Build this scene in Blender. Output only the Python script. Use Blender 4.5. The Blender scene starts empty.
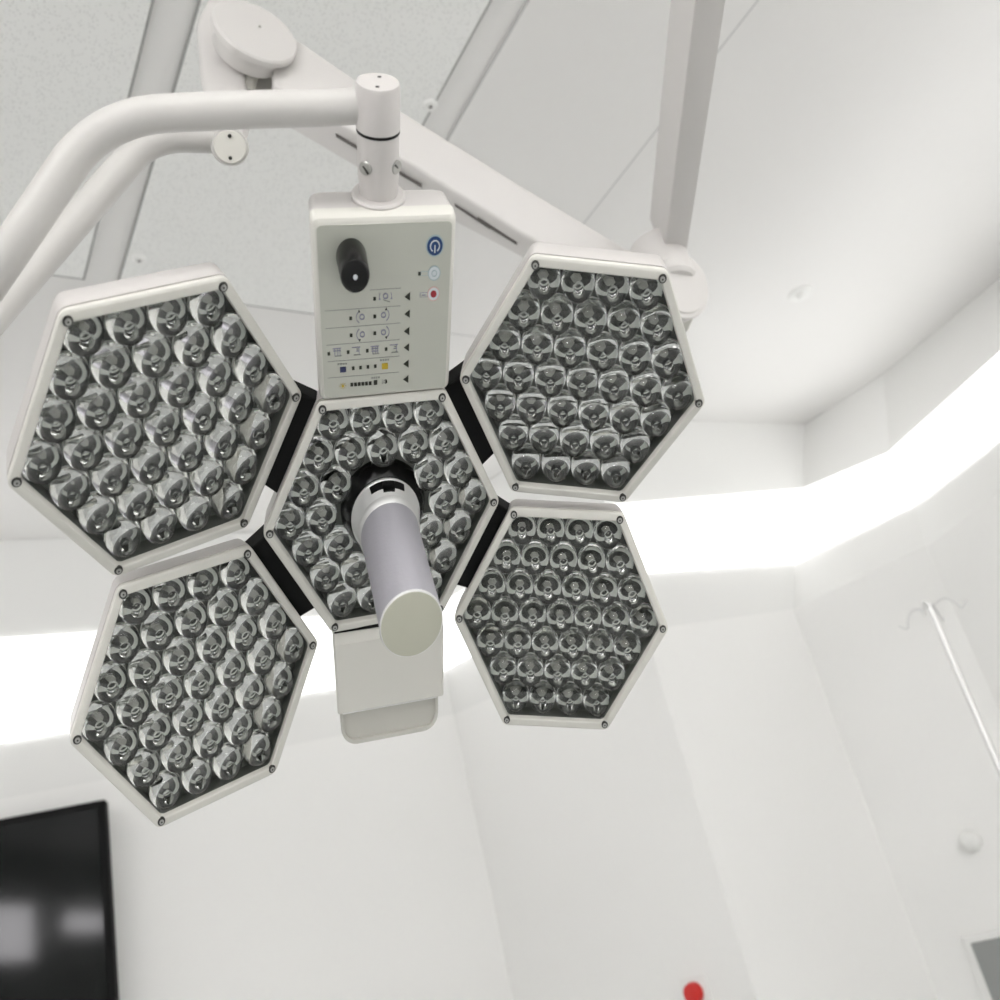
import bpy, bmesh, math, random
from mathutils import Vector, Matrix
C = bpy.context.scene.collection
PI = math.pi
EYE = Vector((0, 0, 1.5))
HEADS={
 'C':([0.37328, 0.71686, 1.88078],[[0.96802, -0.23446, -0.08927], [-0.24578, -0.81484, -0.525], [0.05035, 0.53015, -0.84641]],[[0.79154, -0.02536, -0.1393], [0.0, 0.99914, -0.00947], [0.0, 0.0, 0.97363]]),
 'LR':([0.56046, 0.75845, 1.78989],[[0.85448, -0.17032, -0.49077], [-0.44604, -0.72481, -0.52506], [-0.26629, 0.66756, -0.69531]],[[0.77038, -0.0185, 0.00786], [-0.0, 0.99958, 0.00036], [-0.0, 0.0, 0.99992]]),
 'LL':([0.23579, 0.85018, 1.77812],[[0.94873, -0.23492, 0.21147], [-0.01872, -0.70961, -0.70434], [0.31552, 0.66427, -0.67763]],[[0.84934, 0.006, -0.22268], [0.0, 0.99994, 0.0048], [-0.0, 0.0, 0.90664]]),
 'UL':([0.1727, 0.64941, 1.90938],[[0.93015, -0.224, 0.29095], [-0.07242, -0.88872, -0.4527], [0.35998, 0.4, -0.84286]],[[0.84954, -0.05019, -0.21714], [0.0, 0.99546, -0.03934], [-0.0, -0.0, 0.9105]]),
 'UR':([0.4963, 0.55639, 1.92114],[[0.87362, -0.2727, -0.40302], [-0.39096, -0.88647, -0.24764], [-0.28973, 0.37391, -0.88105]],[[0.77171, -0.04013, 0.01334], [-0.0, 0.99801, 0.00133], [-0.0, 0.0, 0.99978]]),
}
PANEL=([0.32181, 0.55216, 1.97429],[[0.96651, -0.24821, -0.0652], [-0.2536, -0.88487, -0.39077], [0.0393, 0.39421, -0.91818]],[[0.79001, -0.04585, -0.12921], [0.0, 0.9972, -0.0158], [-0.0, 0.0, 0.97741]],0.13926,0.15722)
TRAY=([0.41529, 0.84845, 1.78883],[[0.96372, -0.22516, -0.14336], [-0.26626, -0.77284, -0.57605], [0.01891, 0.59332, -0.80475]],[[0.78745, -0.0151, -0.12816], [0.0, 0.9997, -0.0051], [0.0, 0.0, 0.97813]],0.13589,0.09399)
W= [[0.855173, -0.030571, -0.517441], [-0.468316, -0.473439, -0.746013], [-0.22217, 0.880296, -0.419189]]
FSTOP = 7.0
STRIP = 1.5
FILL_PANELS = 6.6
INDIV = [('UL', 99), ('UR', 99), ('LL', 99), ('LR', 0), ('C', 0)]
WM = Matrix(W)
R0 = .13

# ------------------------------------------------------------------ helpers
def ray(px, py):
    return (WM @ Vector(((px-500)/1000, -(py-500)/1000, -1)))
def at(px, py, d):                 # a point seen at (px,py), d metres deep
    return EYE + ray(px, py)*d
def at_z(px, py, z):
    r = ray(px, py); return EYE + r*((z-EYE.z)/r.z)
def at_r(px, py, rad):             # a given horizontal distance from the eye
    r = ray(px, py); return EYE + r*(rad/math.hypot(r.x, r.y))

MATS = {}
def mat(name, col, rough=.5, metal=0, emit=None, strength=1, trans=0, ior=1.49, bump=None, var=0, coat=0, spec=.5):
    m = bpy.data.materials.new(name); m.use_nodes = True
    nt = m.node_tree; b = nt.nodes['Principled BSDF']
    b.inputs['Base Color'].default_value = (*col, 1)
    b.inputs['Roughness'].default_value = rough
    b.inputs['Metallic'].default_value = metal
    b.inputs['Transmission Weight'].default_value = trans
    b.inputs['IOR'].default_value = ior
    b.inputs['Specular IOR Level'].default_value = spec
    b.inputs['Coat Weight'].default_value = coat
    if emit:
        b.inputs['Emission Color'].default_value = (*emit, 1)
        b.inputs['Emission Strength'].default_value = strength
    if var or bump:
        tc = nt.nodes.new('ShaderNodeTexCoord')
        nz = nt.nodes.new('ShaderNodeTexNoise'); nz.inputs['Scale'].default_value = bump[0] if bump else 3
        nz.inputs['Detail'].default_value = 4
        nt.links.new(tc.outputs['Object'], nz.inputs['Vector'])
        if var:
            mr = nt.nodes.new('ShaderNodeMix'); mr.data_type = 'RGBA'
            mr.inputs['A'].default_value = (*[c*(1-var) for c in col], 1)
            mr.inputs['B'].default_value = (*[min(1, c*(1+var)) for c in col], 1)
            nt.links.new(nz.outputs['Fac'], mr.inputs['Factor'])
            nt.links.new(mr.outputs['Result'], b.inputs['Base Color'])
        if bump:
            bp = nt.nodes.new('ShaderNodeBump'); bp.inputs['Strength'].default_value = bump[1]
            bp.inputs['Distance'].default_value = .002
            nt.links.new(nz.outputs['Fac'], bp.inputs['Height'])
            nt.links.new(bp.outputs['Normal'], b.inputs['Normal'])
    MATS[name] = m
    return m

white_enamel = mat('white_enamel', (.57, .547, .53), .35, var=.015)
arm_enamel = mat('arm_enamel', (.66, .64, .62), .4, var=.015)
tube_enamel = mat('tube_enamel', (.56, .548, .525), .38, var=.015)
bezel_paint = mat('bezel_paint', (.66, .65, .60), .38, var=.015)
panel_film = mat('panel_film', (.50, .51, .45), .45, var=.02)
tray_grey = mat('tray_grey', (.085, .09, .08), .45, var=.1)
cup_dark = mat('cup_dark', (.008, .009, .007), .5, spec=.15)
reflector = mat('reflector', (.84, .85, .82), .3, metal=.15)
chip_grey = mat('chip_grey', (.34, .34, .31), .35)
clear_plastic = mat('clear_plastic', (.91, .925, .90), .03, trans=1, ior=1.46)
rubber_black = mat('rubber_black', (.003, .003, .003), .7, spec=.2)
gloss_black = mat('gloss_black', (.003, .003, .003), .2, spec=.35)
screw_dark = mat('screw_dark', (.05, .05, .045), .35, metal=.6)
screw_steel = mat('screw_steel', (.45, .45, .43), .3, metal=.9)
brushed = mat('brushed_aluminium', (.47, .46, .50), .5, metal=.45, bump=(300, .15))
bright_metal = mat('bright_metal', (.80, .80, .79), .4, metal=.5)
cap_film = mat('cap_film', (.50, .50, .41), .5, var=.02)
handle_grey = mat('handle_grey', (.55, .54, .49), .35)
slot_grey = mat('slot_grey', (.12, .11, .10), .6)
pin_grey = mat('pin_grey', (.42, .41, .37), .4)
ink_blue = mat('ink_blue', (.015, .05, .16), .4)
ink_pale = mat('ink_pale', (.62, .66, .68), .4)
ink_violet = mat('ink_violet', (.25, .25, .33), .5)
ink_grey = mat('ink_grey', (.27, .28, .26), .5)
ink_black = mat('ink_black', (.018, .02, .012), .5)
ink_red = mat('ink_red', (.30, .02, .03), .5)
ink_pink = mat('ink_pink', (.62, .42, .38), .5)
ink_yellow = mat('ink_yellow', (.50, .36, .03), .5)
ink_navy = mat('ink_navy', (.02, .025, .08), .5)
ink_cyan = mat('ink_cyan', (.36, .46, .48), .5)
wall_paint = mat('wall_paint', (.89, .887, .868), .55, bump=(60, .05), var=.01)
ceiling_paint = mat('ceiling_paint', (.79, .782, .765), .35, bump=(40, .04), var=.01)
fascia_paint = mat('fascia_paint', (.84, .84, .822), .5, var=.01)
floor_vinyl = mat('floor_vinyl', (.52, .53, .53), .3, var=.08)
gasket = mat('gasket', (.33, .33, .32), .6)
gasket_pale = mat('gasket_pale', (.55, .55, .54), .6)
light_panel = mat('light_panel', (.9, .9, .9), .5, emit=(1, 1, 1), strength=STRIP)
fill_diffuser = mat('fill_diffuser', (.9, .9, .9), .5, emit=(1, .99, .985), strength=FILL_PANELS)
added_lamp_glow = mat('added_lamp_glow', (.9, .9, .9), .5, emit=(1, .97, 1), strength=32)
screen_black = mat('screen_black', (.003, .0045, .004), .075, spec=.13)
plate_grey = mat('plate_grey', (.30, .31, .30), .35)
stand_steel = mat('stand_steel', (.75, .75, .74), .3, metal=.4)
red_plastic = mat('red_plastic', (.62, .02, .015), .35)
orange_plastic = mat('orange_plastic', (.8, .33, .08), .4)
white_plastic = mat('white_plastic', (.85, .85, .83), .35)

def perforated(name, col):
    m = mat(name, col, .5); nt = m.node_tree; b = nt.nodes['Principled BSDF']
    tc = nt.nodes.new('ShaderNodeTexCoord'); v = nt.nodes.new('ShaderNodeTexVoronoi')
    v.inputs['Scale'].default_value = 165; v.inputs['Randomness'].default_value = .7
    nt.links.new(tc.outputs['Object'], v.inputs['Vector'])
    r = nt.nodes.new('ShaderNodeValToRGB')
    r.color_ramp.elements[0].position = .22; r.color_ramp.elements[0].color = (col[0]*.80, col[1]*.80, col[2]*.80, 1)
    r.color_ramp.elements[1].position = .34; r.color_ramp.elements[1].color = (*col, 1)
    nt.links.new(v.outputs['Distance'], r.inputs['Fac']); nt.links.new(r.outputs['Color'], b.inputs['Base Color'])
    return m
perf_sheet = perforated('perforated_sheet', (.86, .865, .845))

def link(name, bm, mats, parent=None, M=None, smooth=True, angle=35):
    me = bpy.data.meshes.new(name)
    bmesh.ops.recalc_face_normals(bm, faces=bm.faces)
    bm.to_mesh(me); bm.free()
    if not isinstance(mats, (list, tuple)): mats = [mats]
    for m in mats: me.materials.append(m)
    if smooth:
        for p in me.polygons: p.use_smooth = True
        me.set_sharp_from_angle(angle=math.radians(angle))
    o = bpy.data.objects.new(name, me); C.objects.link(o)
    place(o, parent, M)
    return o
WMAT = {}
def place(o, parent=None, M=None):
    M = M if M is not None else (WMAT[parent.name] if parent else Matrix())
    WMAT[o.name] = M.copy()
    if parent:
        o.parent = parent
        o.matrix_local = WMAT[parent.name].inverted() @ M
    else:
        o.matrix_world = M
def empty(name, M, parent=None):
    o = bpy.data.objects.new(name, None); o.empty_display_size = .05; C.objects.link(o)
    place(o, parent, M); return o
def tag(o, label, cat, group=None):
    o['label'] = label; o['category'] = cat
    if group: o['group'] = group
    return o
def structure(o):
    o['kind'] = 'structure'; return o
def frame(T, Q):
    m = Matrix(Q).to_4x4(); m.translation = Vector(T); return m

def loft(bm, rings, cap0=True, cap1=True, mi=0):
    vs = [[bm.verts.new(p) for p in r] for r in rings]
    n = len(vs[0])
    for a, b in zip(vs, vs[1:]):
        for i in range(n):
            f = bm.faces.new((a[i], a[(i+1) % n], b[(i+1) % n], b[i])); f.material_index = mi
    if cap0: bm.faces.new(vs[0][::-1]).material_index = mi
    if cap1: bm.faces.new(vs[-1]).material_index = mi
    return vs
def circ(r, h, n, K=None, c=(0, 0), ph=0):
    out = []
    for i in range(n):
        a = 2*PI*i/n+ph
        p = Vector((c[0]+r*math.cos(a), c[1]+r*math.sin(a), h))
        out.append(K @ p if K else p)
    return out
def lathe(bm, prof, n=32, K=None, c=(0, 0), mi=0, cap0=True, cap1=True):
    loft(bm, [circ(r, h, n, K, c) for r, h in prof], cap0, cap1, mi)
def lathe_axis(bm, p, axis, prof, n=32, mi=0):          # prof: (radius, distance along axis)
    q = Vector(axis).normalized().to_track_quat('Z', 'Y').to_matrix()
    loft(bm, [[Vector(p)+q @ Vector((r*math.cos(2*PI*i/n), r*math.sin(2*PI*i/n), h)) for i in range(n)] for r, h in prof], mi=mi)
def hexa(bm, q0, q1, bev=0, mi=0, seg=2):                       # a box between two quads
    tmp = bmesh.new(); loft(tmp, [q0, q1])
    bmesh.ops.recalc_face_normals(tmp, faces=tmp.faces)
    if bev: bmesh.ops.bevel(tmp, geom=tmp.edges[:], offset=bev, segments=seg, profile=.5, affect='EDGES')
    for f in tmp.faces: f.material_index = mi
    me = bpy.data.meshes.new('tmp'); tmp.to_mesh(me); tmp.free(); bm.from_mesh(me); bpy.data.meshes.remove(me)
def box(bm, lo, hi, bev=0, K=None, mi=0):
    q = lambda z: [Vector((lo[0], lo[1], z)), Vector((hi[0], lo[1], z)), Vector((hi[0], hi[1], z)), Vector((lo[0], hi[1], z))]
    a, b = q(lo[2]), q(hi[2])
    if K: a = [K @ v for v in a]; b = [K @ v for v in b]
    hexa(bm, a, b, bev, mi)
def rrect(x0, y0, x1, y1, r, seg=5, rs=None):
    rs = rs or (r, r, r, r)
    out = []
    for (cx, cy, a0, rr) in ((x1, y1, 0, rs[0]), (x0, y1, 90, rs[1]), (x0, y0, 180, rs[2]), (x1, y0, 270, rs[3])):
        ox = cx-rr if cx == x1 else cx+rr; oy = cy-rr if cy == y1 else cy+rr
        for k in range(seg+1):
            a = math.radians(a0+90*k/seg); out.append((ox+rr*math.cos(a), oy+rr*math.sin(a)))
    return out
def rhex(a, r, seg=4):                                   # rounded hexagon, corners at 0, 60 ...
    R = a/math.cos(PI/6); out = []
    cr = R-r/math.cos(PI/6)
    for k in range(6):
        th = math.radians(60*k)
        for s in range(seg+1):
            al = th+math.radians(-30+60*s/seg)
            out.append((cr*math.cos(th)+r*math.cos(al), cr*math.sin(th)+r*math.sin(al)))
    return out
def tube(bm, pts, rad, n=20, mi=0):
    pts = [Vector(p) for p in pts]; rings = []; up = None
    for i, p in enumerate(pts):
        t = (pts[min(i+1, len(pts)-1)]-pts[max(i-1, 0)]).normalized()
        if up is None: up = t.orthogonal().normalized()
        up = (up-t*up.dot(t)).normalized(); sd = t.cross(up)
        r = rad[i] if isinstance(rad, (list, tuple)) else rad
        rings.append([p+(up*math.cos(2*PI*k/n)+sd*math.sin(2*PI*k/n))*r for k in range(n)])
    loft(bm, rings, mi=mi)
def smooth_path(pts, rad, seg=8):                        # polyline with filleted corners
    pts = [Vector(p) for p in pts]; out = [pts[0]]
    for a, b, c in zip(pts, pts[1:], pts[2:]):
        d = min(rad, (a-b).length*.48, (c-b).length*.48)
        p, q = b+(a-b).normalized()*d, b+(c-b).normalized()*d
        for k in range(seg+1):
            t = k/seg; out.append(p*(1-t)**2+b*2*t*(1-t)+q*t*t)
    out.append(pts[-1]); return out

# ------------------------------------------------------------------ the room
SC = 1.25
ZL = [1.5+SC*h for h in (1.40, 1.13, .89, .74)]
LEV = {  # the four height lines of each wall corner: ceiling edge, light top, light bottom, band bottom
 'a': [(0, 540), (0, 640), (0, 743), (0, 812)],
 'b': [(420, 527), (432, 611), (458, 669), (466, 708)],
 'c': [(582, 417), (605, 507), (626, 575), (645, 630)],
 'd': [(806, 425), (803, 490), (795, 562), (793, 609)],
 'e': [(884, 374), (890, 453), (916, 503), (926, 547)],
 'f': [(1000, 280), (1000, 354), (1000, 438), (1000, 492)]}
PL = {k: [at_z(px, py, z) for (px, py), z in zip(v, ZL)] for k, v in LEV.items()}
def run_on(p, q, axis, val):                             # carry the line p-q on to a given x or y
    return q+(p-q)*((val-q[axis])/(p[axis]-q[axis]))
# the left wall stands upright below the top of its light strip; the strip's lower edge drops to the left
a_top, b_top = run_on(PL['a'][1], PL['b'][1], 0, -2.9), PL['b'][1]
PL['a'] = [run_on(PL['a'][0], PL['b'][0], 0, -2.9), a_top, Vector((a_top.x, a_top.y, 2.347)), Vector((a_top.x, a_top.y, 2.165))]
PL['b'] = [PL['b'][0], b_top, Vector((b_top.x, b_top.y, 2.650)), Vector((b_top.x, b_top.y, 2.465))]
PL['f'] = [run_on(f, e, 1, -2.6) for e, f in zip(PL['e'], PL['f'])]
PL['g'] = [Vector((-2.9, -2.6, z)) for z in ZL]
order = ['a', 'b', 'c', 'd', 'e', 'f', 'g']
sides = ['wall_left', 'wall_pier_side', 'wall_pier_front', 'wall_corner', 'wall_right', 'wall_rear', 'wall_far_left']
strip_labels = ['white glowing cove light strip above the dark screen',
 'short white glowing cove light strip behind the gap between the two lower lamp heads',
 'white glowing cove light strip right beside the lower right lamp head',
 'white glowing cove light strip just right of the wall corner',
 'white glowing cove light strip running off the right side', None, None]
CEN = Vector((0, .2, 0))
def walls():
    tn = 0
    for i, nm in enumerate(sides):
        A, B = PL[order[i]], PL[order[(i+1) % 7]]
        d = (B[2]-A[2]); d.z = 0; d.normalize()
        out = Vector((d.y, -d.x, 0)); mid = (A[2]+B[2])/2
        if out.dot(mid-CEN) < 0: out = -out
        if nm == 'wall_pier_side': out = Vector((abs(d.y), d.x if d.y < 0 else -d.x, 0)); out = out if out.dot(d) < .01 else Vector((abs(d.y), -d.x, 0))
        o3 = out*.06
        drop = lambda p: Vector((p.x, p.y, 0))
        def slab(name, p0, q0, p1, q1, m):
            bm = bmesh.new()
            loft(bm, [[p0.lerp(q0, t/12), p1.lerp(q1, t/12), p1.lerp(q1, t/12)+o3, p0.lerp(q0, t/12)+o3] for t in range(13)])
            return structure(link(name, bm, m))
        slab(nm, drop(A[3]), drop(B[3]), A[3], B[3], wall_paint)
        up_ = Vector((0, 0, .02))
        for p0, q0, p1, q1 in ((A[3], B[3], A[2], B[2]), (A[2], B[2], A[1], B[1]), (A[1], B[1], A[0]+up_, B[0]+up_)):
            tn += 1; slab('trim_%d' % tn, p0, q0, p1, q1, fascia_paint)
        bm = bmesh.new(); du = d*(.04 if i in (5, 6) else .008); ins = out*-.004           # the luminous strip in front of the wall
        q0 = [A[2]+du+ins, B[2]-du+ins, B[1]-du+ins, A[1]+du+ins]
        hexa(bm, q0, [p+ins*2 for p in q0], 0)
        s = link('strip_light', bm, light_panel, smooth=False)
        lab = strip_labels[i] or ('glowing cove light strip on the wall behind the camera' if i == 5 else 'glowing cove light strip on the wall far to the left')
        tag(s, lab, 'light', 'glowing cove light strips along the walls')
walls()
bm = bmesh.new()
pts = [Vector((PL[k][0].x, PL[k][0].y, ZL[0])) for k in order]
loft(bm, [pts, [p+Vector((0, 0, .08)) for p in pts]])
structure(link('ceiling', bm, ceiling_paint, smooth=False))
bm = bmesh.new()
pts = [Vector((PL[k][3].x, PL[k][3].y, 0)) for k in order]
loft(bm, [pts, [p-Vector((0, 0, .08)) for p in pts]])
structure(link('floor', bm, floor_vinyl, smooth=False))

def wall_hit(px, py, off=0):
    r = ray(px, py); best = None
    for i in range(5):
        A, B = PL[order[i]][3].to_2d(), PL[order[i+1]][3].to_2d()
        e = B-A; det = r.x*(-e.y)+e.x*r.y
        if abs(det) < 1e-9: continue
        t = (A.x*(-e.y)+e.x*A.y)/det; s = (r.x*A.y-r.y*A.x)/det
        if t > 0 and 0 <= s <= 1 and (best is None or t < best[0]):
            n = Vector((e.y, -e.x, 0)).normalized()
            if n.dot(r) > 0: n = -n
            best = (t, n, Vector((e.x, e.y, 0)).normalized())
    t, n, e = best
    return EYE+r*t+n*off, n, e

# ceiling panels: slabs with a dark gasket edge
def ceiling_panel(x0, x1, y0, y1, m, edge, label, scr=()):
    z = ZL[0]
    root = tag(empty('ceiling_panel', Matrix.Translation(((x0+x1)/2, (y0+y1)/2, z))), label, 'ceiling panel', 'flat panels set in the ceiling')
    bm = bmesh.new(); box(bm, (x0+.005, y0+.005, z-.006), (x1-.005, y1-.005, z-.0004), .0005)
    bmesh.ops.translate(bm, verts=bm.verts, vec=-root.location)
    link('sheet', bm, m, root, smooth=False)
    bm = bmesh.new(); box(bm, (x0, y0, z-.0055), (x1, y1, z-.0008))
    bmesh.ops.translate(bm, verts=bm.verts, vec=-root.location)
    link('gasket', bm, edge, root, smooth=False)
    for (sx, sy) in scr:
        bm = bmesh.new()
        lathe_axis(bm, (0, 0, 0), (0, 0, -1), [(.017, 0), (.017, .003), (.013, .006), (.006, .006)], 20)
        s = link('fastener', bm, white_plastic, root, Matrix.Translation((sx, sy, z-.006)))
        bm = bmesh.new(); box(bm, (-.005, -.0012, -.0072), (.005, .0012, -.0055)); box(bm, (-.0012, -.005, -.0072), (.0012, .005, -.0055))
        link('cross_slot', bm, slot_grey, s, smooth=False)
def cz(px, py): p = at_z(px, py, ZL[0]-.006); return p.x, p.y
ceiling_panel(-.55, .385, -.6, 2.07, perf_sheet, gasket, 'pale perforated ceiling panel seen at upper left behind the two bent lamp tubes')
ceiling_panel(.46, 1.004, -.6, 2.085, perf_sheet, gasket, 'pale perforated ceiling panel in the middle behind the control box', [cz(430, 105), cz(139, 259)])
ceiling_panel(1.075, 1.575, -.6, 2.09, ceiling_paint, gasket_pale, 'smooth pale ceiling panel between the sloping arm and the square overhead arm')

# unseen fill panels added in the ceiling behind the camera to brighten the room
def ceiling_fill(x0, x1, y0, y1, label):
    z = ZL[0]; c = Vector(((x0+x1)/2, (y0+y1)/2, z))
    root = tag(empty('ceiling_fill', Matrix.Translation(c)), label, 'added fill light', 'added fill light panels in the ceiling')
    bm = bmesh.new(); hx, hy = (x1-x0)/2, (y1-y0)/2
    for lo, hi in (((-hx, -hy), (hx, -hy+.03)), ((-hx, hy-.03), (hx, hy)), ((-hx, -hy+.03), (-hx+.03, hy-.03)), ((hx-.03, -hy+.03), (hx, hy-.03))):
        box(bm, (*lo, -.022), (*hi, -.0006), .002)
    link('frame', bm, white_plastic, root, smooth=False)
    bm = bmesh.new(); box(bm, (-hx+.03, -hy+.03, -.016), (hx-.03, hy-.03, -.004))
    link('diffuser', bm, fill_diffuser, root, smooth=False)
for x0 in (-1.9, -.6, .7): ceiling_fill(x0, x0+1.0, -2.0, -.9, 'added glowing fill panel in the ceiling behind the camera')

# unseen lamps added high on the far left wall for the dark screen to mirror
def added_wall_lamp(y0, y1, z0, z1, label):
    root = tag(empty('added_wall_lamp', Matrix.Translation((-2.86, (y0+y1)/2, (z0+z1)/2))), label, 'added light')
    hy, hz = (y1-y0)/2, (z1-z0)/2
    bm = bmesh.new(); box(bm, (0, -hy-.02, -hz-.02), (.05, hy+.02, hz+.02), .004); link('housing', bm, white_plastic, root, smooth=False)
    bm = bmesh.new(); box(bm, (.049, -hy, -hz), (.056, hy, hz), .001); link('diffuser', bm, added_lamp_glow, root, smooth=False)
added_wall_lamp(-1.42, -.86, 2.44, 2.84, 'added bright square lamp on the far left wall out of view')
added_wall_lamp(-2.5, -1.86, 2.64, 2.80, 'added bright long lamp on the far left wall out of view')

# ------------------------------------------------------------------ the surgical light
heads = {k: (frame(T, Q), Matrix(K)*R0) for k, (T, Q, K) in HEADS.items()}
light = tag(empty('surgical_light', heads['C'][0]),
            'white surgical operating light with five hexagonal lens heads, control box and grip handle', 'operating light')

PITCH = .2745
def lattice(skip=False):
    out = []
    for r in range(-3, 4):
        n = 7-abs(r)
        for i in range(n):
            p, q = (i-(n-1)/2)*PITCH, r*PITCH*math.sqrt(3)/2
            if skip and math.hypot(p, q) < PITCH*1.2: continue
            out.append((p, q))
    return out
LENS = [(.1335, -.137), (.1350, -.130), (.1335, -.113), (.127, -.085), (.115, -.056), (.097, -.031), (.074, -.013), (.054, -.005), (.047, -.004), (.043, -.016), (.036, -.070), (.012, -.076)]
def lring(r, h, n, K, c):                               # a negative radius marks the hexagonal flange
    out = []
    for i in range(n):
        a = 2*PI*i/n
        rr = r if r > 0 else -r/math.cos(((a+PI/6) % (PI/3))-PI/6)
        out.append(K @ Vector((c[0]+rr*math.cos(a), c[1]+rr*math.sin(a), h)))
    return out
def lens_mesh(bm, K, c=(0, 0), n=24):
    loft(bm, [lring(r, h, n, K, c) for r, h in LENS])
head_label = {'UL': 'upper left head, largest in view', 'UR': 'upper right head', 'LL': 'lower left head', 'LR': 'lower right head', 'C': 'middle head around the grip handle'}
lens_count = 0
rest = bmesh.new()
def head(key, individual):
    M, K = heads[key]
    hd = empty('lamp_head', M, light)
    hd['label'] = head_label[key]
    kv = lambda pts, h: [K @ Vector((x, y, h)) for x, y in pts]
    # housing
    bm = bmesh.new()
    loft(bm, [kv(rhex(a, r), h) for a, r, h in ((.84, .07, -.046), (.896, .075, -.046), (.897, .075, -.054), (.913, .08, -.057), (.908, .085, -.12), (.893, .09, -.245), (.88, .10, -.268), (.85, .12, -.285), (.62, .16, -.36), (.45, .16, -.40))], False, True)
    link('housing', bm, white_enamel, hd)
    # bezel
    bm = bmesh.new()
    loft(bm, [kv(rhex(a, r), h) for a, r, h in ((.838, .05, -.044), (.912, .075, -.044), (.914, .076, -.012), (.906, .074, -.003), (.895, .07, 0), (.853, .055, 0), (.846, .05, -.006), (.838, .05, -.044))], False, False)
    bmesh.ops.remove_doubles(bm, verts=bm.verts, dist=1e-6)
    link('bezel', bm, bezel_paint, hd)
    # inner tray with one dark well and chip per lens
    bm = bmesh.new()
    loft(bm, [kv(rhex(a, .05), h) for a, h in ((.838, -.042), (.838, -.155), (.3, -.1551))], False, True)
    for p, q in lattice(key == 'C'):
        lathe(bm, [(.1365, -.1545), (.1365, -.149), (.131, -.140), (.109, -.1425)], 20, K, (p, q), 3, False, False)
        lathe(bm, [(.109, -.1425), (.060, -.151)], 20, K, (p, q), 1, False, False)
        lathe(bm, [(.060, -.151), (.042, -.146)], 20, K, (p, q), 3, False, False)
        lathe(bm, [(.042, -.146), (.020, -.150)], 20, K, (p, q), 1, False, True)
        lathe(bm, [(.018, -.149), (.016, -.146)], 6, K, (p, q), 2)
    link('lens_tray', bm, [tray_grey, cup_dark, chip_grey, reflector], hd)
    # corner screws
    for k in range(6):
        a = math.radians(60*k)
        c = (.994*math.cos(a), .994*math.sin(a))
        bm = bmesh.new()
        lathe(bm, [(.032, -.01), (.032, .004), (.028, .009), (.022, .009)], 16, K, c, 0)
        lathe(bm, [(.020, .0085), (.020, .0125), (.014, .0135)], 12, K, c, 1)
        lathe(bm, [(.008, .013), (.007, .0145)], 6, K, c, 0)
        link('corner_screw', bm, [screw_dark, screw_steel], hd)
    # lenses
    proto = None
    for p, q in sorted(lattice(key == 'C'), key=lambda t: (-t[1], t[0])):
        if individual <= 0:
            loft(rest, [[WMAT[light.name].inverted() @ (M @ v) for v in lring(r, h, 24, K, (p, q))] for r, h in LENS])
            continue
        individual -= 1
        T = M @ Matrix.Translation(K @ Vector((p, q, 0)))
        if proto is None:
            bm = bmesh.new(); lens_mesh(bm, K)
            proto = link('lens', bm, clear_plastic, hd, T)
        else:
            o = proto.copy(); C.objects.link(o); place(o, hd, T)
    return hd
HO = {}
for k, n in INDIV: HO[k] = head(k, n)
if len(rest.verts):
    r_ = link('lens_cluster', rest, clear_plastic, light)
    r_['kind'] = 'stuff'; r_['label'] = 'clear lenses of the smaller heads'
else: rest.free()

# hinge bars between the middle head and its four neighbours
def corner(key, i, rad, h):
    M, K = heads[key]; a = math.radians(60*i)
    return M @ (K @ Vector((rad*math.cos(a), rad*math.sin(a), h)))
for key, ci, si, t0, t1 in (('UL', (2, 3), (0, 5), 0, .74), ('UR', (1, 0), (3, 4), 0, .72), ('LR', (0, 5), (2, 3), .03, .80), ('LL', (3, 4), (1, 0), .04, .80)):
    bm = bmesh.new(); q = []
    for h in (-.075, -.26):
        a0, a1 = corner('C', ci[0], 1.01, h), corner('C', ci[1], 1.01, h)
        b0, b1 = corner(key, si[0], 1.01, h), corner(key, si[1], 1.01, h)
        q.append([a0.lerp(a1, t0), a0.lerp(a1, t1), b0.lerp(b1, t1-.04), b0.lerp(b1, t0)])
    inv = WMAT[light.name].inverted()
    hexa(bm, [inv @ v for v in q[0]], [inv @ v for v in q[1]], .002)
    link('hinge_bar', bm, rubber_black, light, smooth=False)

# grip handle
M, K = heads['C']
hb = empty('grip_handle', M, light)
bm = bmesh.new(); lathe(bm, [(.40, -.29), (.395, -.20), (.37, -.12), (.335, -.05), (.31, -.02)], 48, K)
link('socket', bm, gloss_black, hb)
bm = bmesh.new(); lathe(bm, [(.29, -.06), (.305, -.01), (.305, .005), (.298, .012), (.272, .13), (.262, .16)], 48, K)
ring = link('locking_ring', bm, bright_metal, hb)
bm = bmesh.new()
def arcbox(bm, r0, r1, h0, h1, a0, a1, mi=0, n=8):
    secs = []
    for i in range(n+1):
        a = math.radians(a0+(a1-a0)*i/n); c, s = math.cos(a), math.sin(a)
        secs.append([K @ Vector((r0[0]*c, r0[0]*s, h0)), K @ Vector((r0[1]*c, r0[1]*s, h0)), K @ Vector((r1[1]*c, r1[1]*s, h1)), K @ Vector((r1[0]*c, r1[0]*s, h1))])
    loft(bm, secs, mi=mi)
arcbox(bm, (.285, .303), (.265, .288), .02, .085, 58, 118)
link('slot', bm, rubber_black, ring)
bm = bmesh.new(); arcbox(bm, (.285, .309), (.262, .290), .03, .12, 77, 97)
link('catch', bm, gloss_black, ring)
bm = bmesh.new(); lathe(bm, [(.25, .15), (.268, .152), (.27, .165), (.266, .20), (.252, .225)], 48, K)
link('collar', bm, bright_metal, hb)
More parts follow.
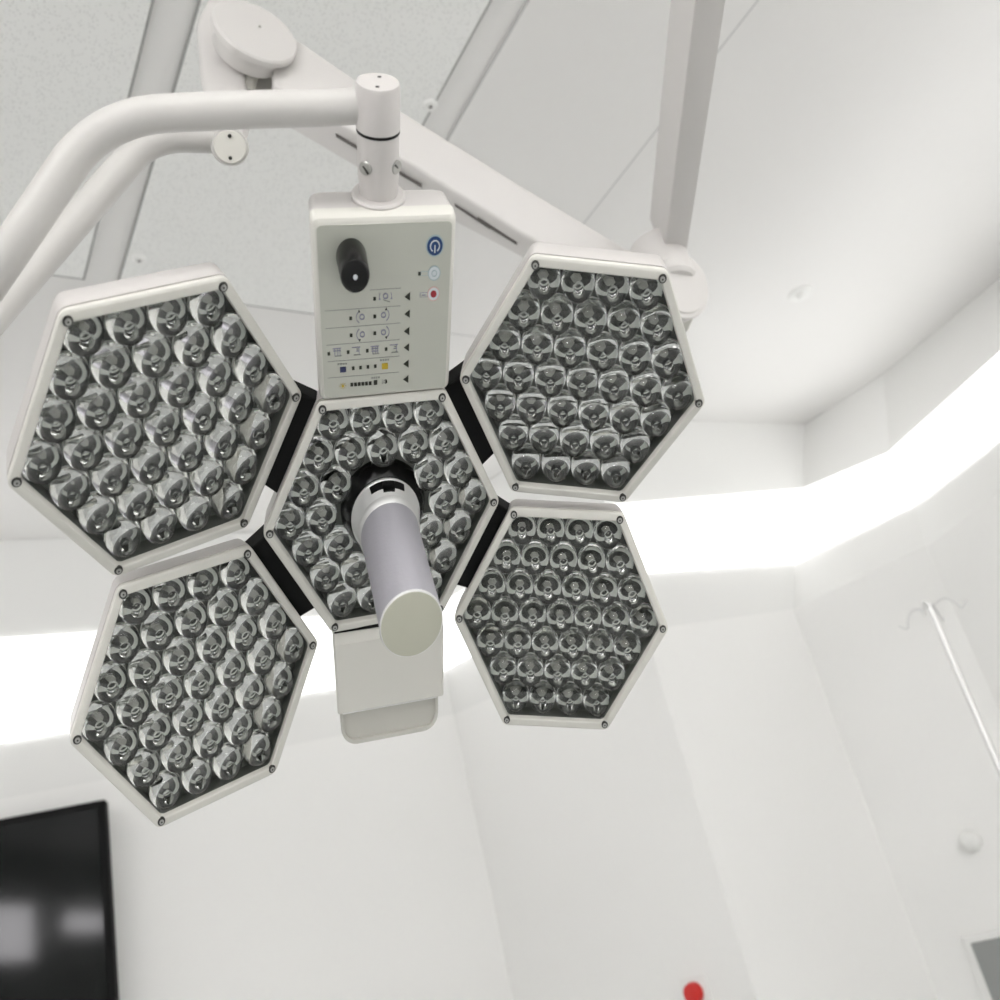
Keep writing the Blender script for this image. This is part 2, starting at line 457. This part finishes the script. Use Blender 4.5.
bm = bmesh.new(); lathe(bm, [(.252, .20), (.252, .24), (.247, .35), (.242, .8), (.242, 1.17), (.240, 1.185)], 64, K)
link('grip', bm, brushed, hb)
bm = bmesh.new(); lathe(bm, [(.242, 1.182), (.244, 1.187), (.244, 1.196), (.241, 1.2), (.233, 1.2)], 64, K)
link('rim', bm, bright_metal, hb)
bm = bmesh.new(); lathe(bm, [(.234, 1.199), (.234, 1.203), (.2, 1.206), (.1, 1.21)], 64, K)
link('end_cap', bm, cap_film, hb)

# control box
T, Q, Kp, PW, PH = PANEL
MP, Kp = frame(T, Q), Matrix(Kp)
pb = empty('control_box', MP, light)
def kp(pts, z): return [Kp @ Vector((x, y, z)) for x, y in pts]
w, h = PW/2, PH/2
bm = bmesh.new()
loft(bm, [kp(rrect(-w+e, -h+e, w-e, h-e, r), z) for e, r, z in ((.0, .005, -.0165), (0, .006, -.006), (.0012, .006, -.002), (.004, .005, 0))])
link('front_cover', bm, bezel_paint, pb)
bm = bmesh.new()
loft(bm, [kp(rrect(-w+e, -h+e, w-e, h-e, r), z) for e, r, z in ((.012, .01, -.062), (.004, .01, -.054), (.0015, .007, -.046), (.0005, .006, -.0175), (.004, .005, -.0165))])
link('rear_cover', bm, white_enamel, pb)
bm = bmesh.new()
loft(bm, [kp(rrect(-w+.0052, -h+.004, w-.0052, h-.0055, .004), z) for z in (-.001, .0006)])
link('membrane', bm, panel_film, pb)
def flat(bm, pts, z0=.0005, z1=.0011, mi=0):
    loft(bm, [kp(pts, z0), kp(pts, z1)], mi=mi)
def disc(c, r, n=24): return [(c[0]+r*math.cos(2*PI*i/n), c[1]+r*math.sin(2*PI*i/n)) for i in range(n)]
def sq(c, s, s2=None): s2 = s2 or s; return [(c[0]-s, c[1]-s2), (c[0]+s, c[1]-s2), (c[0]+s, c[1]+s2), (c[0]-s, c[1]+s2)]
def ringseg(bm, c, r0, r1, a0, a1, z0=.0005, z1=.0011, n=14, mi=0):
    secs = []
    for i in range(n+1):
        a = math.radians(a0+(a1-a0)*i/n); x, y = math.cos(a), math.sin(a)
        secs.append(kp([(c[0]+r0*x, c[1]+r0*y), (c[0]+r1*x, c[1]+r1*y)], z0)+kp([(c[0]+r1*x, c[1]+r1*y), (c[0]+r0*x, c[1]+r0*y)], z1))
    loft(bm, secs, mi=mi)
# knob
bm = bmesh.new(); kc = (-.03325, .0487)
lathe(bm, [(.0142, .0), (.0146, .003), (.0142, .012), (.0138, .030), (.0130, .0325), (.0115, .0335)], 40, Kp, kc)
kn = link('dimmer_knob', bm, gloss_black, pb); kn['label'] = 'black cylindrical dimmer knob'
bm = bmesh.new(); lathe(bm, [(.0022, .0334), (.0020, .0341)], 14, Kp, kc); link('dot', bm, ink_pale, kn)
# power button
bm = bmesh.new(); pc = (.0481, .054)
flat(bm, disc(pc, .0090, 32), .0004, .0009, 1); flat(bm, disc(pc, .0077, 32), .0006, .0013, 0)
ringseg(bm, pc, .0040, .0050, -60, 240, .001, .0017, 20, 2)
flat(bm, [(pc[0]-.0006, pc[1]-.0054), (pc[0]+.0006, pc[1]-.0054), (pc[0]+.0006, pc[1]+.0008), (pc[0]-.0006, pc[1]+.0008)], .001, .0017, 2)
o = link('power_button', bm, [ink_blue, ink_cyan, ink_pale], pb, smooth=False); o['label'] = 'round dark blue power button'
bm = bmesh.new(); c = (.0483, .0313)
flat(bm, disc(c, .0060), .0004, .0009, 0); ringseg(bm, c, .0056, .0063, 0, 360, .0006, .0012, 24, 1); ringseg(bm, c, .0022, .0028, 0, 360, .0009, .0014, 16, 1)
flat(bm, sq((.0385, .0314), .0038, .0019), .0004, .0008, 1); flat(bm, sq((.0385, .0314), .0033, .0014), .0006, .001, 2)
o = link('membrane_button', bm, [ink_pale, ink_cyan, panel_film], pb, smooth=False); o['label'] = 'pale round button with cyan ring'
bm = bmesh.new(); c = (.0483, .0136)
flat(bm, disc(c, .0060), .0004, .0009, 1); ringseg(bm, c, .0056, .0063, 0, 360, .0006, .0012, 24, 2); flat(bm, disc(c, .0030), .0008, .0014, 0)
flat(bm, sq((.0383, .0132), .0040, .0020), .0004, .0008, 3); flat(bm, sq((.0383, .0132), .0035, .0015), .0006, .001, 4); flat(bm, sq((.0385, .0132), .0020, .0005), .0008, .0012, 3)
o = link('membrane_button', bm, [ink_red, ink_pale, ink_pink, ink_violet, panel_film], pb, smooth=False); o['label'] = 'pale round button with red dot'
for c in [(.0217, .0125), (.0217, -.0026), (.0215, -.0181), (.0215, -.0331), (.0212, -.0485), (.0212, -.0634)]:
    bm = bmesh.new(); x, y = c
    flat(bm, [(x-.0028, y), (x+.0026, y-.0036), (x+.0026, y+.0036)], .0005, .0012)
    link('arrow_mark', bm, ink_black, pb, smooth=False)
leds = [(-.01126, .01241), (-.03527, -.00317), (-.0112, -.00296), (-.03527, -.01822), (-.01136, -.0179), (-.05817, -.0333), (-.03875, -.0332), (-.01932, -.03329), (.00012, -.03316),
        (.0334, .03156), (-.03406, -.04849), (-.02648, -.04842), (-.01887, -.04834), (-.01122, -.04827)] + [(-.03594+.00383*i, -.0639-.00005*i) for i in range(6)] + [(-.01114, -.0639)]
for i, c in enumerate(leds):
    bm = bmesh.new(); s = .00125 if i < 14 else (.00135 if i < 20 else .0018)
    flat(bm, sq(c, s*1.05, s*1.2), .0005, .0012); link('indicator_light', bm, ink_black, pb, smooth=False)
bm = bmesh.new(); flat(bm, sq((-.04444, -.049), .0030, .0025)); link('colour_mark', bm, ink_navy, pb, smooth=False)['label'] = 'navy blue square mark'
bm = bmesh.new(); flat(bm, rrect(-.0044, -.0518, .0021, -.0462, .001)); link('colour_mark', bm, ink_yellow, pb, smooth=False)['label'] = 'yellow square mark'
bm = bmesh.new()
for (a, b) in [((-.0155, .0200), (.0147, .0201)), ((-.0601, .0045), (.0148, .0048)), ((-.0605, -.0108), (.0147, -.0104)), ((-.0601, -.0257), (.0144, -.0254)), ((-.0597, -.0407), (.0141, -.0407)), ((-.0604, -.0559), (.0137, -.0559))]:
    flat(bm, [(a[0], a[1]-.00025), (b[0], b[1]-.00025), (b[0], b[1]+.00025), (a[0], a[1]+.00025)], .0004, .0008, 1)
# head-and-arrow symbols
def headsym(c): ringseg(bm, c, .0017, .0027, 0, 360, n=14)
headsym((-.0003, .0141)); flat(bm, [(-.0025, .0108), (.004, .0085), (.004, .0090), (-.0025, .0113)], mi=1)
ringseg(bm, (-.0003, .0138), .0058, .0064, 150, 200); ringseg(bm, (-.0003, .0138), .0058, .0064, -20, 30)
flat(bm, [(-.0073, .0113), (-.0052, .0113), (-.0062, .0135)]); flat(bm, [(.0046, .0113), (.0067, .0113), (.0057, .0135)])
for (c, s, up) in [((-.0240, -.0026), 1, 1), ((-.0025, -.0022), -1, 1), ((-.0240, -.0182), 1, 0), ((-.0025, -.0176), -1, 0)]:
    headsym(c)
    a0, a1 = (120, 240) if s > 0 else (-60, 60)
    ringseg(bm, c, .0054, .0060, a0, a1)
    t = a0 if (s > 0) == bool(up) else a1
    a = math.radians(t); x, y = c[0]+.0057*math.cos(a), c[1]+.0057*math.sin(a)
    sg = 1 if up else -1
    flat(bm, [(x-.0011, y-.0008*sg), (x+.0011, y-.0008*sg), (x, y+.0016*sg)][::sg], mi=2)
# bed symbols: framed little tables
for i, c in enumerate([(-.0500, -.0325), (-.0306, -.0328), (-.0115, -.0331), (.0081, -.0331)]):
    x, y = c
    flat(bm, sq((x, y+.0034), .0042, .0003)); flat(bm, sq((x+.001, y-.0036), .0034, .0003), mi=1)
    if i in (0, 2):
        for dx in (-.0022, .0008, .0030): flat(bm, sq((x+dx, y), .0003, .0032))
        flat(bm, sq((x, y+.0012), .0038, .0003))
        if i == 2: flat(bm, sq((x, y-.001), .0036, .0003))
    else:
        flat(bm, sq((x+.0030, y), .0003, .0034)); flat(bm, sq((x+.0014, y), .0016, .0003)); flat(bm, sq((x+.0016, y+.0018), .0012, .0003), mi=1)
# tiny captions over the colour marks, sun and half moon
for c, hw in [((-.0448, -.0437), .0042), ((-.0012, -.0432), .0040), ((-.0108, -.0593), .0038)]:
    for k in range(4): flat(bm, sq((c[0]-hw+hw*.62*k, c[1]), hw*.22, .0007), mi=1)
sc_ = (-.0452, -.0645)
flat(bm, disc(sc_, .0014, 12), mi=3)
for k in range(8):
    a = k*PI/4; x, y = math.cos(a), math.sin(a)
    flat(bm, [(sc_[0]+.0022*x-.0003*y, sc_[1]+.0022*y+.0003*x), (sc_[0]+.0022*x+.0003*y, sc_[1]+.0022*y-.0003*x), (sc_[0]+.0034*x, sc_[1]+.0034*y)], mi=3)
mc = (-.0006, -.0638)
flat(bm, [(mc[0]+.0018*math.cos(a), mc[1]+.0020*math.sin(a)) for a in [math.radians(-90+15*k) for k in range(13)]], mi=2)
ringseg(bm, mc, .0015, .0019, 90, 270, mi=1)
for k in (-1, 0, 1): flat(bm, sq((mc[0]-.0032, mc[1]+.0015*k), .0005, .0002), mi=1)
link('printed_symbols', bm, [ink_violet, ink_grey, ink_black, ink_yellow], pb, smooth=False)

# lower grip plate
T, Q, Kt, TW, TH = TRAY
MT, Kt = frame(T, Q), Matrix(Kt)
tp = empty('grip_plate', MT, light)
w, h = TW/2, TH/2
kt = lambda pts, z: [Kt @ Vector((x, y, z)) for x, y in pts]
bm = bmesh.new()
secs = []
for y, zf, zb in ((h+.003, -.008, -.034), (h, -.006, -.034), (h-.013, 0, -.032), (-h+.001, 0, -.026), (-h, -.001, -.026)):
    secs.append([Kt @ Vector(v) for v in ((-w, y, zf), (-w+.002, y, zf+.002), (w-.002, y, zf+.002), (w, y, zf), (w, y, zb), (-w, y, zb))])
loft(bm, secs)
link('plate', bm, bezel_paint, tp, smooth=False)
bm = bmesh.new()
xl, xr, yb = -w+.003, w-.006, -h-.044
outer = rrect(xl, yb, xr, -h+.012, .02, 6, (.003, .003, .020, .020))
inner = rrect(xl+.0045, yb+.005, xr-.0045, -h+.008, .016, 6, (.002, .002, .0155, .0155))
loft(bm, [kt(outer, -.022), kt(outer, -.0055), kt([(x*.985, y) for x, y in outer], -.003), kt(inner, -.003), kt(inner, -.006)])
link('hand_loop', bm, handle_grey, tp)
bm = bmesh.new(); box(bm, (xl+.003, -h-.0030, -.010), (xr-.003, -h-.0012, -.0008), .0004, Kt)  # thin white bar standing in for a glint along the plate edge
link('edge_glint', bm, white_plastic, tp, smooth=False)
bm = bmesh.new(); box(bm, (-w+.002, h-.0014, -.03), (w-.002, h+.0024, -.0005), .0004, Kt)
link('gap_seal', bm, rubber_black, tp, smooth=False)

# swivel spindle on the control box
sy = lambda prof: [(r, y) for r, y in prof]
sp = empty('spindle', MP, light)
RY = Matrix(((1, 0, 0), (0, 0, 1), (0, -1, 0)))          # lathe axis to the box's own up direction
SZ, SX = -.035, -.0016
def spin(prof, name, m, parent, n=40):
    bm = bmesh.new()
    loft(bm, [[Kp @ Vector((SX+r*math.cos(2*PI*i/n), PH/2+y, SZ+r*math.sin(2*PI*i/n))) for i in range(n)] for r, y in prof])
    return link(name, bm, m, parent)
spin([(.0262, -.004), (.0262, .0015), (.0245, .003), (.019, .0035)], 'flange', white_enamel, sp)
lower = spin([(.0185, .003), (.0188, .010), (.0198, .018), (.0198, .0495)], 'sleeve', white_enamel, sp)
spin([(.0202, .0492), (.0202, .0518)], 'seal_ring', rubber_black, sp)
top_ = spin([(.0203, .0515), (.0203, .0815), (.0192, .0835), (.0165, .0835)], 'hub', white_enamel, sp)
def kpp(x, y, z): return MP @ (Kp @ Vector((SX+x, PH/2+y, SZ+z)))
for ang in (134, 42):
    a = math.radians(ang); d = Vector((math.cos(a), 0, math.sin(a)))
    p = Vector((.0195*math.cos(a), .0275, .0195*math.sin(a)))
    bm = bmesh.new(); lathe_axis(bm, Kp @ (Vector((SX, PH/2, SZ))+p), Kp @ d, [(.0052, -.001), (.0052, .0012), (.0046, .0018)], 18, 0)
    q = Kp @ (Vector((SX, PH/2, SZ))+p+d*.0016)
    tv = (Kp @ Vector((-math.sin(a), .8, math.cos(a)))).normalized(); nv = (Kp @ d).normalized(); bv = nv.cross(tv)
    hexa(bm, [q+tv*.0045+bv*.0007, q+tv*.0045-bv*.0007, q-tv*.0045-bv*.0007, q-tv*.0045+bv*.0007],
         [q+tv*.0045+bv*.0007+nv*.0006, q+tv*.0045-bv*.0007+nv*.0006, q-tv*.0045-bv*.0007+nv*.0006, q-tv*.0045+bv*.0007+nv*.0006], 0, 1)
    link('slotted_screw', bm, [screw_steel, screw_dark], lower)
for (x, z) in ((-.002, .011), (.003, -.010)):
    bm = bmesh.new(); lathe_axis(bm, Kp @ Vector((SX+x, PH/2+.0832, SZ+z)), Kp @ Vector((0, 1, 0)), [(.0016, 0), (.0014, .0008)], 10)
    link('pin', bm, screw_dark, top_)

# bent yoke tubes
tr = .0125
p0 = kpp(0, .0685, 0)
d0 = (p0-EYE).dot(WM @ Vector((0, 0, -1)))
tp_ = [p0, at(335, 108, d0+.002), at(230, 110, .675), at(101, 117, .66), at(0, 266, .655), at(-66, 364, .69), at(-90, 420, .80)]
bm = bmesh.new(); tube(bm, smooth_path(tp_, .075, 12), tr, 24)
inv = WMAT[light.name].inverted()
bmesh.ops.transform(bm, matrix=inv, verts=bm.verts)
link('yoke_tube', bm, tube_enamel, light)['label'] = 'front bent tube carrying the control box'
piv = at(230, 147, 1.05)
tb = [at(222, 138, 1.08), at(150, 136, 1.06), at(12, 294, .97), at(-60, 377, .88), at(-90, 420, .80)]
bm = bmesh.new(); tube(bm, smooth_path(tb, .07, 12), .0162, 24)
bmesh.ops.transform(bm, matrix=inv, verts=bm.verts)
link('yoke_tube', bm, tube_enamel, light)['label'] = 'rear bent tube ending at a round pivot'
ax = (EYE-piv).normalized()
bm = bmesh.new(); lathe_axis(bm, piv-ax*.05, ax, [(.018, 0), (.0195, .004), (.0195, .052), (.0185, .055)], 32)
bmesh.ops.transform(bm, matrix=inv, verts=bm.verts)
pv = link('pivot', bm, tube_enamel, light)
bm = bmesh.new(); lathe_axis(bm, piv+ax*.0045, ax, [(.0165, 0), (.0165, .0018), (.0158, .0024)], 32)
bmesh.ops.transform(bm, matrix=inv, verts=bm.verts)
link('pivot_cap', bm, bezel_paint, pv)
for dy in (-11, 11):
    q = at(230+dy*.03, 147+dy, 1.05); q += ax*((piv-q).dot(ax)+.0066)
    bm = bmesh.new(); lathe_axis(bm, q, ax, [(.0020, -.001), (.0020, .0012), (.0014, .0016)], 10)
    bmesh.ops.transform(bm, matrix=inv, verts=bm.verts)
    link('pin', bm, screw_dark, pv)
bm = bmesh.new(); j = at(-90, 420, .80); lathe_axis(bm, j+Vector((0, 0, -.03)), (0, 0, 1), [(.022, 0), (.025, .004), (.025, .056), (.022, .06)], 28)
bmesh.ops.transform(bm, matrix=inv, verts=bm.verts)
link('swivel_joint', bm, tube_enamel, light)

# ------------------------------------------------------------------ the support arm
EL, JD = 1.5, 1.5
elbow = at(256, 30, EL)
arm = tag(empty('support_arm', Matrix.Translation(elbow)), 'white jointed support arm with round elbow cover and square overhead beam behind the operating light', 'support arm')
off = -elbow
def alink(name, bm, m, parent=arm, **k):
    bmesh.ops.translate(bm, verts=bm.verts, vec=off)
    return link(name, bm, m, parent, **k)
def quad(top, edge, bot, d):
    e = at(*edge, d); b = at_z(*bot, e.z); t = at_r(*top, math.hypot(e.x, e.y))
    return [t, e, b, t+(b-e)]
qa = quad((272, 21), (272, 85), (272, 119), 1.5)
qm = quad((400, 109), (400, 157), (400, 194), 1.5)
qb = quad((520, 184), (520, 232), (520, 258), 1.5)
qc = quad((640, 256), (640, 303), (640, 322), 1.5)
bm = bmesh.new()
tmp = bmesh.new(); loft(tmp, [qa, qm, qb, qc]); bmesh.ops.recalc_face_normals(tmp, faces=tmp.faces)
bmesh.ops.bevel(tmp, geom=[e for e in tmp.edges if True], offset=.007, segments=3, profile=.5, affect='EDGES')
me = bpy.data.meshes.new('t'); tmp.to_mesh(me); tmp.free(); bm.from_mesh(me)
sa = alink('spring_arm', bm, arm_enamel)
# cover seam on the underside
def on_under(px, py, z): return at_z(px, py, z)
for (a, b, hw) in (((336, 136), (422, 187), .0022), ((455, 206), (490, 229), .0011), ((478, 220), (517, 244), .0026)):
    za = qa[1].z+(qb[1].z-qa[1].z)*(a[0]-272)/248; zb = qa[1].z+(qb[1].z-qa[1].z)*(b[0]-272)/248
    pa, pb_ = at_z(*a, za-.0012), at_z(*b, zb-.0012)
    d = (pb_-pa).normalized(); n = (qm[2]-qm[1]).normalized()
    bm = bmesh.new(); q0 = [pa-n*hw, pa+n*hw, pb_+n*hw, pb_-n*hw]
    hexa(bm, q0, [v+Vector((0, 0, .004)) for v in q0])
    alink('seam', bm, slot_grey, sa, smooth=False)
for px, py in ((527, 250), (524, 247)):
    pass
# elbow knuckle: body, disc cover, limb
nd = (WM @ Vector((.50, .50, .70))).normalized()
bm = bmesh.new(); lathe_axis(bm, elbow-nd*.045, nd, [(.050, 0), (.054, .006), (.054, .038), (.060, .040)], 48)
kn = alink('elbow', bm, arm_enamel)
bm = bmesh.new(); lathe_axis(bm, elbow-nd*.012, nd, [(.0655, 0), (.0655, .009), (.063, .012)], 48)
cv = alink('elbow_cover', bm, arm_enamel, kn)
bm = bmesh.new(); lathe_axis(bm, at(260, 26, EL)-nd*.0002, nd, [(.002, -.001), (.002, .0008)], 10)
alink('pin', bm, pin_grey, cv)
bm = bmesh.new()
ls = [[at(212, -6, 1.55), at(240, -12, 1.55), at(248, -14, 1.63), at(216, -8, 1.63)],
      [at(195, 24, 1.54), at(241, 16, 1.54), at(249, 14, 1.62), at(202, 22, 1.62)],
      [at(200, 88, 1.50), at(246, 90, 1.50), at(250, 86, 1.58), at(206, 84, 1.58)],
      [at(205, 112, 1.42), at(248, 112, 1.42), at(250, 108, 1.48), at(215, 108, 1.48)],
      [at(212, 150, 1.12), at(246, 150, 1.12), at(248, 146, 1.18), at(215, 146, 1.18)]]
tmp = bmesh.new(); loft(tmp, ls); bmesh.ops.recalc_face_normals(tmp, faces=tmp.faces)
bmesh.ops.bevel(tmp, geom=tmp.edges[:], offset=.011, segments=3, profile=.5, affect='EDGES')
me = bpy.data.meshes.new('t'); tmp.to_mesh(me); tmp.free(); bm.from_mesh(me)
alink('link_arm', bm, arm_enamel)
bm = bmesh.new(); tube(bm, [at(254, 62, 1.53), at(249, 92, 1.52)], .0095, 18)
alink('damper', bm, pin_grey)
bm = bmesh.new(); hexa(bm, [at(229, 58, 1.56), at(290, 86, 1.56), at(296, 100, 1.56), at(232, 96, 1.56)], [v+ray(250, 80)*.05 for v in (at(229, 58, 1.56), at(290, 86, 1.56), at(296, 100, 1.56), at(232, 96, 1.56))], .003)
alink('bracket', bm, bezel_paint)
# far joint and overhead beam
e0 = at(664.6, 250, JD); zz = e0.z
r0_ = at_z(688, 247, zz); l0_ = at_r(648, 232, math.hypot(e0.x, e0.y))
e1 = at_z(695, 0, zz); r1_ = at_z(726.5, 0, zz); l1_ = at_r(670, 0, math.hypot(e1.x, e1.y))
hgt = at_r(674.5, -45.5, math.hypot(e1.x, e1.y)).z-zz
up = Vector((0, 0, 1))
def sec(e, r): return [e+up*hgt, e, r, r+up*hgt]
ext = lambda a, b, t: a+(b-a)*t
s0 = sec(ext(e0, e1, -.04), ext(r0_, r1_, -.04)); s1 = sec(ext(e0, e1, 2.2), ext(r0_, r1_, 2.2))
bm = bmesh.new(); hexa(bm, s0, s1, .003)
alink('overhead_beam', bm, arm_enamel)
pe = (s1[1]+s1[2])/2
bm = bmesh.new(); lathe_axis(bm, pe-Vector((0, 0, .01)), up, [(.045, 0), (.05, .006), (.05, ZL[0]-.06-pe.z), (.09, ZL[0]-.05-pe.z), (.09, ZL[0]-.0006-pe.z+.01)], 32)
alink('ceiling_column', bm, arm_enamel)
jc = at(664, 268, JD+.02)
bm = bmesh.new(); lathe_axis(bm, jc-up*.035, up, [(.036, 0), (.041, .006), (.041, .078), (.036, .083)], 36)
jt = alink('arm_joint', bm, arm_enamel)
nj = (WM @ Vector((.48, .10, .86))).normalized()
bm = bmesh.new(); lathe_axis(bm, at(679, 288, JD-.005)-nj*.02, nj, [(.046, 0), (.050, .004), (.050, .028), (.048, .030), (.042, .030), (.041, .032)], 44)
alink('joint_cover', bm, arm_enamel, jt)
bm = bmesh.new(); hexa(bm, [at(674, 318, 1.53), at(694, 318, 1.53), at(687, 333, 1.53), at(672, 333, 1.53)], [at(674, 318, 1.57), at(694, 318, 1.57), at(687, 333, 1.57), at(672, 333, 1.57)], .004)
alink('bracket', bm, bezel_paint, jt)

# ------------------------------------------------------------------ things on the walls
# dark screen
A = at(105, 799, 3.22)
e = A-at_z(0, 819, A.z); e.normalize()
n = Vector((e.y, -e.x, 0))
up = Vector((0, 0, 1))
t_ = tag(empty('wall_screen', Matrix.Translation(A)), 'large glossy black wall screen at lower left', 'screen')
def scr(name, x0, x1, z0, z1, y0, y1, m, parent, bev=.004):
    bm = bmesh.new()
    q = lambda y: [e*x0+up*z0+n*y, e*x1+up*z0+n*y, e*x1+up*z1+n*y, e*x0+up*z1+n*y]
    hexa(bm, q(y0), q(y1), bev); return link(name, bm, m, parent, smooth=False)
TVW, TVH = 1.32, .78
scr('frame', -TVW, 0, -TVH, 0, -.055, 0, rubber_black, t_)
scr('panel', -TVW+.022, -.022, -TVH+.03, -.022, -.002, .003, screen_black, t_, .001)
scr('bracket', -TVW*.65, -TVW*.35, -TVH*.7, -TVH*.3, -.16, -.05, slot_grey, t_, .002)
# round dome
D, n, e = wall_hit(972, 841)
bm = bmesh.new(); lathe_axis(bm, (0, 0, 0), n, [(.031, 0), (.032, .004), (.031, .015), (.027, .028), (.018, .037), (.007, .041)], 32)
tag(link('wall_dome', bm, white_plastic, None, Matrix.Translation(D)), 'small round white dome fixture on the wall at lower right', 'wall fixture')
# grey panel with a pale frame
G, n, e = wall_hit(973, 942)
if e.y > 0: e = -e
pz = tag(empty('wall_panel', Matrix.Translation(G)), 'grey rectangular panel in a pale frame at the bottom right corner', 'wall panel')
def wp(name, x0, x1, z0, z1, y0, y1, m, bev=.003):
    bm = bmesh.new(); up = Vector((0, 0, 1))
    q = lambda y: [e*x0+up*z0+n*y, e*x1+up*z0+n*y, e*x1+up*z1+n*y, e*x0+up*z1+n*y]
    hexa(bm, q(y0), q(y1), bev); return link(name, bm, m, pz, smooth=False)
wp('frame', -.024, .50, -.50, .022, 0, .02, white_plastic, .006)
wp('plate', 0, .455, -.455, 0, .015, .024, plate_grey)
# red fixture
F_, n, e = wall_hit(697, 992)
rf = tag(empty('call_point', Matrix.Translation(F_)), 'small bright red fixture low on the wall at the bottom edge', 'wall fixture')
bm = bmesh.new(); lathe_axis(bm, (0, 0, 0), n, [(.030, .004), (.031, .02), (.027, .034), (.012, .038)], 24); link('button', bm, red_plastic, rf)
bm = bmesh.new(); lathe_axis(bm, Vector((0, 0, -.055))+e*.01, n, [(.020, .004), (.019, .018), (.01, .02)], 20); link('indicator', bm, orange_plastic, rf)
bm = bmesh.new()
q = lambda y: [e*x+Vector((0, 0, z))+n*y for x, z in ((-.05, -.10), (.05, -.10), (.05, .045), (-.05, .045))]
hexa(bm, q(0), q(.008), .003); link('back_plate', bm, white_plastic, rf)
# ceiling sprinkler
S = at_z(800, 293, ZL[0])
bm = bmesh.new(); lathe_axis(bm, (0, 0, 0), (0, 0, -1), [(.040, .0005), (.038, .006), (.020, .009), (.014, .012), (.013, .020), (.010, .022)], 28)
tag(link('sprinkler', bm, white_plastic, None, Matrix.Translation(S)), 'small pale round sprinkler on the smooth ceiling right of the square beam', 'sprinkler')
# infusion stand
rr = ray(928, 604); t = 2.75/math.hypot(rr.x, rr.y)
P_ = EYE+rr*t; top = P_.z
st = tag(empty('infusion_stand', Matrix.Translation((P_.x, P_.y, 0))), 'slim pale infusion stand with curled hooks on top at the right', 'infusion stand')
bm = bmesh.new(); lathe_axis(bm, (0, 0, .10), (0, 0, 1), [(.014, 0), (.014, 1.15), (.0085, 1.16), (.0085, top-.10)], 20); link('pole', bm, stand_steel, st)
bm = bmesh.new(); lathe_axis(bm, (0, 0, 1.22), (0, 0, 1), [(.018, 0), (.022, .004), (.022, .05), (.018, .055)], 20); link('clamp', bm, white_plastic, st)
for k in range(4):
    a = math.radians(20+90*k); d = Vector((math.cos(a), math.sin(a), 0))
    z = top
    bm = bmesh.new(); tube(bm, smooth_path([Vector((0, 0, z-.01)), d*.045+Vector((0, 0, z+.002)), d*.065+Vector((0, 0, z-.022)), d*.072+Vector((0, 0, z-.045)), d*.09+Vector((0, 0, z-.025))], .02, 5), .003, 10)
    link('hook', bm, stand_steel, st)
for k in range(5):
    a = math.radians(72*k+10); d = Vector((math.cos(a), math.sin(a), 0))
    bm = bmesh.new(); tube(bm, [Vector((0, 0, .12)), d*.12+Vector((0, 0, .10)), d*.26+Vector((0, 0, .066))], [.016, .014, .011], 12)
    lg = link('leg', bm, stand_steel, st)
    bm = bmesh.new(); s = Vector((-d.y, d.x, 0)); lathe_axis(bm, d*.26+Vector((0, 0, .03))-s*.011, s, [(.024, 0), (.030, .003), (.030, .019), (.024, .022)], 20)
    link('castor', bm, rubber_black, lg)

# ------------------------------------------------------------------ world, camera
wd = bpy.data.worlds.new('World'); bpy.context.scene.world = wd; wd.use_nodes = True
wd.node_tree.nodes['Background'].inputs['Color'].default_value = (.9, .9, .9, 1)
wd.node_tree.nodes['Background'].inputs['Strength'].default_value = .3
cam = bpy.data.cameras.new('camera'); co = bpy.data.objects.new('camera', cam); C.objects.link(co)
cm = WM.to_4x4(); cm.translation = EYE; co.matrix_world = cm
cam.sensor_fit = 'HORIZONTAL'; cam.sensor_width = 36; cam.lens = 36; cam.clip_start = .02
cam.dof.use_dof = True; cam.dof.focus_distance = .90; cam.dof.aperture_fstop = FSTOP
sc = bpy.context.scene; sc.camera = co
sc.view_settings.view_transform = 'Standard'; sc.view_settings.look = 'None'
sc.view_settings.exposure = 0; sc.view_settings.gamma = 1; sc.view_settings.use_curve_mapping = False
cy = sc.cycles
cy.max_bounces = 14; cy.transmission_bounces = 12; cy.diffuse_bounces = 5; cy.glossy_bounces = 6
